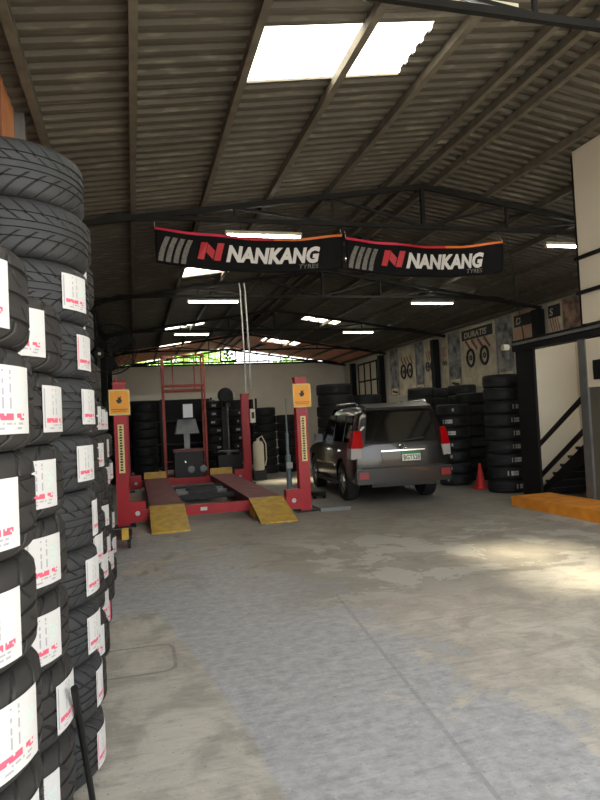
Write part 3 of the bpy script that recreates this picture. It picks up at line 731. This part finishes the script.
# ------------------------------------------------------------ banners
def make_banner(x0, x1, y, zc, h, tilt, label):
    W = x1-x0
    t = thing('hanging_banner', label, 'banner', (x0, y, zc), 0, 'black brand banners')
    def mp(u, v, off=0.):   # u 0..W, v 0..h from the bottom
        s = u/W; sag = -.13*math.sin(PI*s)*(.9 if v > h*.5 else .95)
        wob = .035*math.sin(s*9+v*3)+.02*math.sin(s*21+1+v*6)
        return (u, wob-off, v+sag+tilt*s)
    mb = MB(); nu, nv = 60, 10; g = {}
    for i in range(nu+1):
        for j in range(nv+1): g[i, j] = mb.bm.verts.new(mp(W*i/nu, h*j/nv))
    for i in range(nu):
        for j in range(nv): mb._f([g[i,j], g[i+1,j], g[i+1,j+1], g[i,j+1]])
    cl = mb.build('cloth', M['banner'], t, smooth='all'); md = cl.modifiers.new('t', 'SOLIDIFY'); md.thickness = .003
    for a, b, m in ((0, .35, 'crimson'), (.35, .62, 'logo_red'), (.62, 1., 'orange')):
        mb = MB(); n = 24; vs = []
        for i in range(n+1):
            u = W*(a+(b-a)*i/n); vs.append([mb.bm.verts.new(mp(u, v, .006)) for v in (h-.045, h-.005)])
        for i in range(n): mb._f([vs[i][0], vs[i+1][0], vs[i+1][1], vs[i][1]])
        mb.build('edge_band', M[m], t)
    mb = MB()   # slanting curved stripes
    for k in range(4):
        n = 10; vs = []
        for i in range(n+1):
            v = .04+(h-.17)*i/n; c = .03+k*.115+.20*(v/h)**1.7
            vs.append([mb.bm.verts.new(mp(c, v, .007)), mb.bm.verts.new(mp(c+.075, v, .007))])
        for i in range(n): mb._f([vs[i][0], vs[i][1], vs[i+1][1], vs[i+1][0]])
    mb.build('stripe_pattern', M['stripe'], t)
    def warp(me, u0, v0, sx, sy, m, name, rise=0.):
        bm = bmesh.new(); bm.from_mesh(me)
        bmesh.ops.triangulate(bm, faces=bm.faces)
        bmesh.ops.subdivide_edges(bm, edges=[e for e in bm.edges if e.calc_length() > .08/max(sx, .01)], cuts=1)
        for q in bm.verts:
            u = u0+q.co.x*sx; v = v0+q.co.y*sy+rise*q.co.x*sx
            q.co = mp(u, v, .009+(q.co.z > 0)*.002)
        bm.to_mesh(me); bm.free(); me.materials.clear(); me.materials.append(m); me.name = name
        o = bpy.data.objects.new(name, me); C.objects.link(o); o.parent = t
    me = text_mesh('NANKANG', 1, .05, .25)
    xs = [v.co.x for v in me.vertices]; w = max(xs)-min(xs)
    warp(me, W*.355, h*.28, W*.52/w, .33, M['logo_white'], 'brand_lettering')
    me = text_mesh('TYRES', 1, .01, .2); xs = [v.co.x for v in me.vertices]; w = max(xs)-min(xs)
    warp(me, W*.745, h*.09, W*.115/w, .10, M['stripe'], 'small_lettering')
    # red N emblem: three slanted blocks
    mb = MB(); u0 = W*.21; v0 = h*.28; sh = .22
    def para(pts):
        mb._f([mb.bm.verts.new(mp(u0+a*.36+b*.26*sh*1.2, v0+b*.26, .010)) for a, b in pts])
    para([(0,0),(.28,0),(.28,1),(0,1)]); para([(.34,0),(.62,0),(.34,1),(.34,.6)] if 0 else [(.30,.95),(.30,.45),(.66,.05),(.66,.55)]); para([(.70,0),(.98,0),(.98,1),(.70,1)])
    mb.build('n_emblem', M['logo_red'], t)
    for u in (0., W): MB().tube([mp(u, h-.01), (u, .06, h+.10+tilt*(u/W))], .008, 6).build('tie', M['hose'], t)
make_banner(.44, 3.46, 9.72, 3.98, .56, -.04, 'left black banner with red N emblem, nearer the left wall')
make_banner(3.54, 6.48, 9.72, 3.92, .55, .0, 'right black banner with red N emblem, nearer the office block')
tag(MB().tube([(6.5, 9.6, 4.5), (6.53, 9.5, 3.9), (6.5, 9.35, 3.1), (6.42, 9.15, 2.60)], .008, 6).build('hanging_cable', M['steel']), 'grey cable hanging from the right banner end to the stair beam', 'cable')

# ------------------------------------------------------------ posters on the right wall
def poster(ya, yb, kind, head, label):
    """ya > yb; hangs on the wall x = XR"""
    X = XR-.012; z0, z1 = 2.3, rz(XR)-.12
    t = thing('wall_poster', label, 'poster', (0,0,0), 0, 'posters along the right wall')
    MB().box(X, XR-.004, yb, ya, z0, z1).build('sheet', M[{'photo':'pdark','brown':'pbrown','orange':'porange'}.get(kind, 'pcream')], t)
    w = ya-yb
    if head:
        hd = MB().box(X-.006, X-.001, yb+.05*w, ya-.05*w, z1-.42, z1-.08).build('header', M['pblack'], t)
        me = text_mesh(head, 1, .02, .15); xs = [v.co.x for v in me.vertices]; tw = max(xs)-min(xs); s = min(w*.68/tw, .34)
        me.materials.clear(); me.materials.append(M['pcream'])
        o = bpy.data.objects.new('lettering', me); C.objects.link(o); o.parent = hd; o.scale = (s, s*.8 if s > .3 else .34, 1)
        o.rotation_euler = (PI/2, 0, -PI/2); o.location = (X-.009, ya-.12*w, z1-.35)
    if kind == 'bikes':
        mb = MB(); rr = random.Random(int(ya*10)); r = min(.22, w*.14)
        for c in ((yb+w*.30), (yb+w*.70)):
            mb.tube([(X-.004, c+r*math.cos(2*PI*k/20), z0+.95+r*1.25*math.sin(2*PI*k/20)) for k in range(20)], r*.24, 4, closed=True)
            mb.tube([(X-.004, c+r*.3*math.cos(2*PI*k/10), z0+.95+r*.3*math.sin(2*PI*k/10)) for k in range(10)], r*.12, 4, closed=True)
        mb.build('wheel_print', M['pblack'], t)
        mb = MB()
        for k in range(4):
            c = yb+w*(.2+.18*k); mb.bar((X-.003, c+.1*w, z0+1.55), (X-.003, c-.06*w, z0+1.2), .004, .05*w)
        mb.build('red_print', M['pred'], t)
    if kind == 'photo' or kind == 'brown':
        MB().box(X-.004, X-.001, yb+.1*w, ya-.1*w, z0+.05, z0+.32).build('caption_panel', M['pcream'], t)
        MB().bar((X-.005, yb+.2*w, z0+.12), (X-.005, ya-.2*w, z0+.2), .003, .09).build('caption_print', M['pblack'], t)
    return t
for ya, yb, kd, hd, lb in ((25.4,24.5,'photo',None,'tall dark photo poster, furthest on the right wall'), (24.45,22.9,'bikes',None,'cream poster with bicycles between the two furthest dark posters'),
    (22.85,22.1,'photo',None,'tall dark photo poster just left of the middle column'), (22.05,21.15,'bikes',None,'narrow cream bicycle poster touching the middle column'),
    (20.65,20.2,'bikes',None,'narrow cream poster just right of the middle column'), (20.15,19.3,'photo',None,'tall dark photo poster left of the lettered bicycle poster'),
    (19.25,17.15,'bikes','DURATIS','wide cream poster with black lettered header and red bicycles'), (17.1,16.2,'photo',None,'tall dark photo poster right of the red bicycles'),
    (16.15,15.05,'orange','D','orange-tinted poster left of the nearest column'), (14.55,14.0,'bikes','S','cream poster with a letter S beside the nearest column'), (13.95,13.1,'brown',None,'brown photo poster nearest the office block')):
    poster(ya, yb, kd, hd, lb)
tag(MB().tube([(XR-.05, 13., 2.28), (XR-.05, 25.5, 2.28)], .02, 6).build('poster_rail', M['ivory']), 'pale rail running under the posters on the right wall', 'rail')

# ------------------------------------------------------------ office block and stair
OX = 6.2
struct(MB().box(OX, OX+.15, 1.2, 7.46, 2.62, 5.09).build('wall_office', M['office']))
struct(MB().box(OX+.02, OX+.15, 1.2, 7.50, 1.72, 2.40).build('wall_office', M['office']))
struct(MB().box(OX+.35, OX+.5, 1.2, 7.45, .15, 1.72).build('wall_office', M['office']))
struct(MB().box(7.38, 7.5, 1.2, 9.16, 0, 2.62).build('wall_stair', M['office']))
struct(MB().box(6.26, 7.38, 9.1, 9.16, 0, 2.62).build('wall_stair', M['office']))
struct(MB().box(OX-.02, OX+.2, 1.2, 9.16, 2.42, 2.60).build('trim_8', M['black']))
struct(MB().box(OX-.05, OX-.02, 1.2, 9.1, 2.52, 2.56).build('trim_9', M['grey']))
struct(MB().box(OX+.0, OX+.05, 7.465, 7.50, 2.60, 5.04).build('trim_10', M['black']))
struct(MB().box(OX, OX+.05, 8.64, 9.1, .0, 2.42).build('trim_11', M['black']))
struct(MB().box(OX, OX+.12, 7.45, 7.60, .15, 2.42).build('trim_12', M['grey']))
for z, l in ((3.55, 'upper'), (3.06, 'lower')):
    tag(MB().box(OX-.05, OX-.015, 1.3, 7.5, z-.025, z+.025).build('guard_rail', M['black']), '%s of the two black rails across the white office wall' % l, 'rail')
d = struct(MB().box(OX+.04, OX+.08, 5.0, 7.45, .15, 1.72).build('door_1', M['olive']))
MB().bar((OX-.0, 7.15, .62), (OX-.0, 7.02, .55), .02).build('door_handle', M['chrome'], d)
tag(MB().box(OX-.012, OX+.02, 6.6, 7.30, 1.82, 2.09).build('wall_plaque', M['black']), 'black rectangular plaque on the white panel above the olive door', 'plaque')
# kerb / plinth
struct(MB().box(5.52, OX+.0, 1.2, 8.42, 0, .15).bevel(.012).build('trim_13', M['kerb']))
struct(MB().box(OX+.0, 7.38, 1.2, 7.62, 0, .15).build('trim_14', M['block']))
# stair flight, rising toward the camera side
t = thing('staircase', 'black open steel staircase rising behind the diagonal handrails', 'staircase', (0,0,0))
for k in range(7):
    z = .14*(k+1)+.02; yy = 8.98-k*.19
    MB().box(6.42, 7.36, yy-.24, yy+.02, z-.045, z).bevel(.006).build('step', M['tread'], t)
    MB().box(6.44, 7.36, yy-.01, yy+.0, z-.14, z-.046).build('riser', M['tread'], t)
MB().hexa([(6.37,9.0,.0),(6.415,9.0,.0),(6.415,9.0,.06),(6.37,9.0,.06),(6.37,7.64,.72),(6.415,7.64,.72),(6.415,7.64,1.02),(6.37,7.64,1.02)]).build('stringer', M['black'], t)
for (a, za), (b, zb) in (((8.72, .86), (7.60, 1.60)), ((8.70, .38), (7.60, 1.14))):
    MB().bar((OX+.06, a, za), (OX+.06, b, zb), .03, .07, up=(0,0,1)).build('handrail', M['black'], t)
# cone
t = thing('traffic_cone', 'red traffic cone between the two dark tyre stacks', 'cone', (6.33, 10.64, 0))
MB().box(-.13, .13, -.13, .13, 0, .025).bevel(.008).build('base', M['cone'], t)
MB().lathe([(.10,.025),(.02,.47),(.0,.475)], 24).build('cone_body', M['cone'], t, smooth=True)
tag(MB().lathe([(.0,-.05),(.05,-.05),(.05,.05),(.0,.05)], 16, (6.05, 9.15, 2.5), 'x').build('spot_light', M['ivory']), 'small white lamp at the corner of the stair beam', 'lamp')

# ------------------------------------------------------------ car
CAR = thing('parked_suv', 'dark grey off-road car seen from behind, parked right of the lift', 'car', (4.35, 10.45, 0), math.radians(-5))
CAR.scale = (.895, .895, .895)
def car_body():
    mb = MB(); bm = mb.bm
    def ring(y, wd, zb, bz, zr, rw, dyr=0., dyl=0.):
        """half section from underside centre to roof centre"""
        pts = [(0, zb, 0), (.78*wd, zb, 0), (.915*wd, zb+.06, 0), (.94*wd, .62, dyl), (.94*wd, .86, dyl), (.925*wd, bz-.06, dyl*.5), (.90*wd, bz, 0)]
        z1 = zr-.12; tt = (z1-bz)/(1.72-1.12) if zr > bz+.3 else 0
        if zr > bz+.3:
            pts += [(rw+.03, z1, dyr*.85), (rw-.05, zr-.035, dyr), (rw*.55, zr-.005, dyr), (0, zr, dyr)]
        else:
            pts += [(.84*wd, bz+(zr-bz)*.4, 0), (.74*wd, bz+(zr-bz)*.7, 0), (.45*wd, zr-.003, 0), (0, zr, 0)]
        R_ = [bm.verts.new((x, y+dy, z)) for x, z, dy in pts]
        L_ = [R_[0]]+[bm.verts.new((-x, y+dy, z)) for x, z, dy in pts[1:-1]]+[R_[-1]]
        return R_, L_
    S = [ring(-1.0, .95, .42, 1.10, 1.80, .70, .17, -.02), ring(-.92, .99, .36, 1.11, 1.83, .73, .16), ring(-.55, 1, .34, 1.11, 1.845, .735), ring(.3, 1, .30, 1.11, 1.86, .735),
         ring(1.0, 1, .30, 1.11, 1.86, .73), ring(1.45, 1, .30, 1.10, 1.82, .71), ring(2.32, 1, .30, 1.09, 1.17, .6), ring(2.9, .99, .32, 1.04, 1.12, .6), ring(3.45, .96, .34, .96, 1.02, .6), ring(3.68, .84, .40, .86, .92, .5)]
    for (a, b), (c, d) in zip(S[:-1], S[1:]):
        for i in range(10):
            mb._f([a[i], a[i+1], c[i+1], c[i]]); mb._f([b[i], d[i], d[i+1], b[i+1]])
    for r, l in (S[0], S[-1]):
        for i in range(10):
            vs = [r[i], r[i+1], l[i+1], l[i]]; vs = [v for j, v in enumerate(vs) if v not in vs[:j]]
            mb._f(vs)
    bmesh.ops.recalc_face_normals(bm, faces=bm.faces)
    cl = bm.edges.layers.float.new('crease_edge')
    for e in bm.edges:
        ys = [v.co.y for v in e.verts]
        if all(abs(v.co.y+1) < .2 and v in set(S[0][0]+S[0][1]) for v in e.verts): e[cl] = .55
    o = mb.build('body', M['pewter'], CAR, smooth='all')
    md = o.modifiers.new('s', 'SUBSURF'); md.levels = md.render_levels = 2
    for yy in (0, 2.79):
        c = MB().lathe([(0,-1.2),(.445,-1.2),(.445,1.2),(0,1.2)], 40, (0,yy,.40), 'x').build('cutter', M['plastic'], CAR)
        b = o.modifiers.new('b', 'BOOLEAN'); b.operation = 'DIFFERENCE'; b.object = c; b.solver = 'EXACT'
    bpy.context.view_layer.update()
    me = bpy.data.meshes.new_from_object(o.evaluated_get(bpy.context.evaluated_depsgraph_get()))
    o.modifiers.clear(); o.data = me; me.name = 'body'
    me.set_sharp_from_angle(angle=math.radians(40))
    for q in [c for c in CAR.children if c.name.startswith('cutter')]: bpy.data.objects.remove(q)
    return o
body = car_body()
MB().box(-.62, .62, -.85, 3.4, .34, .8).build('underbody', M['plastic'], CAR)
for s in (-1, 1):
    for yy in (0, 2.79):
        x = s*.79
        w = MB().lathe([(.24,-.125),(.30,-.13),(.365,-.12),(.388,-.09),(.392,0),(.388,.09),(.365,.12),(.30,.13),(.24,.125)], 44, (x,yy,.392), 'x', closed=True).build('wheel', M['rubber'], CAR, smooth=True)
        w['label'] = 'black tyre on a six-spoke alloy rim'
        mb = MB().lathe([(.245,-.11),(.245,.11),(.23,.11),(.22,-.11)], 36, (x,yy,.392), 'x', closed=True)
        xo = x+s*.09
        for k in range(6):
            a = 2*PI*k/6; mb.bar((xo, yy+.04*math.cos(a), .392+.04*math.sin(a)), (xo, yy+.235*math.cos(a), .392+.235*math.sin(a)), .075, .035, up=(1,0,0))
        mb.lathe([(0,-.03),(.07,-.03),(.07,.03),(0,.03)], 20, (xo,yy,.392), 'x')
        mb.build('rim', M['alloy'], w)
    # side glass, slabs on the leaning flank
    def gx(z): return s*(.902-.214*(z-1.11)+.008)
    for q in (((-.72,1.16),(-.15,1.16),(-.15,1.66),(-.60,1.66)), ((-.08,1.16),(.72,1.16),(.72,1.69),(-.08,1.68)), ((.80,1.16),(1.72,1.16),(1.45,1.62),(1.28,1.69),(.80,1.69))):
        MB().prism([(gx(z), y, z) for y, z in q], (-s*.03, 0, 0)).build('side_window', M['glass'], CAR)
    MB().tube([(s*.69, -.55, 1.84), (s*.70, -.45, 1.90), (s*.70, 1.0, 1.905), (s*.69, 1.15, 1.85)], .02, 8).build('roof_rail', M['alloy'], CAR, smooth=True)
    MB().box(s*1.0-.09, s*1.0+.07, 1.62, 1.74, 1.12, 1.30).bevel(.03, 2).build('door_mirror', M['pewter'], CAR)
    MB().box(s*.90-.09, s*.90+.09, .55, 2.25, .30, .36).bevel(.02).build('side_step', M['plastic'], CAR)
    for yy in (.12, 1.05): MB().box(s*.935-.02, s*.935+.02, yy, yy+.17, .97, 1.0).bevel(.006).build('door_handle', M['chrome'], CAR)
    MB().box(s*.944-.008, s*.944+.008, .5, 2.3, .66, .70).build('side_moulding', M['alloy'], CAR)
    # lamps at the corners
    tl = MB().hexa([(s*.76,-1.055,1.06),(s*.955,-.97,1.06),(s*.955,-.70,1.06),(s*.76,-.9,1.06),(s*.76,-1.02,1.38),(s*.885,-.95,1.38),(s*.885,-.72,1.38),(s*.76,-.88,1.38)]).bevel(.02, 2).build('tail_lamp', M['lamp_r'], CAR)
    tw = MB().hexa([(s*.79,-1.05,.86),(s*.965,-.96,.86),(s*.965,-.66,.86),(s*.79,-.9,.86),(s*.76,-1.057,1.055),(s*.957,-.972,1.055),(s*.957,-.68,1.055),(s*.76,-.9,1.055)]).bevel(.02, 2).build('reversing_lamp', M['lamp_w'], tl)
    MB().box(s*.78-.09, s*.78+.09, -1.125, -1.05, .50, .62).bevel(.015).build('bumper_reflector', M['refl'], CAR)
    MB().box(s*.5-.28, s*.5+.28, 3.64, 3.70, .74, .9).bevel(.02).build('headlamp', M['lamp_w'], CAR)
# tail
MB().hexa([(-.70,-1.025,1.14),(.70,-1.025,1.14),(.70,-.98,1.14),(-.70,-.98,1.14),(-.60,-.90,1.70),(.60,-.90,1.70),(.60,-.85,1.70),(-.60,-.85,1.70)]).bevel(.015).build('rear_window', M['glass'], CAR)
MB().hexa([(-.64,-.98,1.74),(.64,-.98,1.74),(.66,-.55,1.82),(-.66,-.55,1.82),(-.62,-.96,1.79),(.62,-.96,1.79),(.64,-.55,1.875),(-.64,-.55,1.875)]).bevel(.015, 2).build('roof_spoiler', M['pewter'], CAR)
MB().box(-.9, .9, -1.10, -.80, .40, .68).bevel(.05, 3).build('rear_bumper', M['pewter'], CAR, smooth=True)
MB().box(-.80, .80, -1.045, -.95, .675, .70).build('tailgate_gap', M['plastic'], CAR)
MB().box(-.62, .62, -1.06, -.9, .34, .42).bevel(.02).build('bumper_valance', M['plastic'], CAR)
g = MB().box(-.40, .40, -1.035, -1.0, .78, .99).bevel(.01).build('plate_recess', M['pewter'], CAR)
MB().box(-.42, .42, -1.06, -1.02, .975, 1.0).build('chrome_strip', M['chrome'], CAR)
p = MB().box(-.02, .33, -1.052, -1.04, .79, .95).build('number_plate', M['plate'], CAR)
MB().box(-.02, .33, -1.055, -1.053, .91, .95).build('plate_band', M['plategreen'], p)
me = text_mesh('BGT528', 1, .02); xs = [v.co.x for v in me.vertices]; tw = max(xs)-min(xs); me.materials.clear(); me.materials.append(M['ink'])
o = bpy.data.objects.new('plate_number', me); C.objects.link(o); o.parent = p; o.scale = (.31/tw, .12, .5); o.rotation_euler = (PI/2, 0, 0); o.location = (-.0, -1.054, .81)
mb = MB()
for rx_, rz_, cz in ((.075,.05,0),(.028,.048,0),(.05,.018,.02)):
    mb.tube([(rx_*math.cos(2*PI*k/24), -1.045, 1.055+cz+rz_*math.sin(2*PI*k/24)) for k in range(24)], .008, 6, closed=True)
mb.build('emblem', M['chrome'], CAR)
MB().bar((.02,-1.06,1.16), (.42,-1.02,1.20), .02).build('wiper', M['plastic'], CAR)
MB().hexa([(-.66,1.52,1.78),(.66,1.52,1.78),(.80,2.28,1.18),(-.80,2.28,1.18),(-.66,1.54,1.82),(.66,1.54,1.82),(.80,2.30,1.205),(-.80,2.30,1.205)]).build('windscreen', M['glass'], CAR)

# scissor jack parts by the car flank
t = thing('floor_jack', 'low dark floor jack on the floor left of the car', 'jack', (3.2, 11.3, 0), .3)
MB().box(-.09, .09, -.3, .3, .05, .12).bevel(.02).build('frame', M['plastic'], t)
for x in (-.11, .11):
    for y in (-.22, .22): MB().lathe([(0,-.015),(.045,-.015),(.045,.015),(0,.015)], 16, (x,y,.045), 'x').build('roller', M['rubber'], t)
MB().lathe([(0,.12),(.05,.12),(.055,.16),(0,.16)], 16, (0,.2,0)).build('saddle', M['grey'], t)

# ------------------------------------------------------------ light
W = bpy.data.worlds.new('world'); sc.world = W; W.use_nodes = True
bg = W.node_tree.nodes['Background']
bg.inputs[0].default_value = (.93, .97, 1.0, 1); bg.inputs[1].default_value = 2.7
s = bpy.data.lights.new('sun', 'SUN'); s.energy = 13; s.angle = math.radians(8); s.color = (1, .90, .70)
so = bpy.data.objects.new('sun', s); C.objects.link(so)
so.rotation_euler = Vector((-1.9, 1.1, -5.1)).to_track_quat('-Z', 'Y').to_euler()

# ------------------------------------------------------------ camera
F = 625.
def nv(v): return Vector(v).normalized()
Yc = nv(((133-300)/F, -(428-400)/F, -1)); up0 = Vector((-.04, 1, 0))
Zc = (up0-Yc*Yc.dot(up0)).normalized(); Xc = Yc.cross(Zc)
rot = Matrix((Xc, Yc, Zc))      # world <- camera
cd = bpy.data.cameras.new('camera'); cam = bpy.data.objects.new('camera', cd); C.objects.link(cam)
cam.matrix_world = Matrix.Translation((0, 0, 1.46)) @ rot.to_4x4()
cd.sensor_fit = 'VERTICAL'; cd.sensor_height = 36; cd.lens = 36*F/800; cd.clip_start = .05; cd.clip_end = 300
sc.camera = cam
sc.view_settings.view_transform = 'Standard'; sc.view_settings.look = 'None'; sc.view_settings.gamma = 1
sc.view_settings.exposure = .74
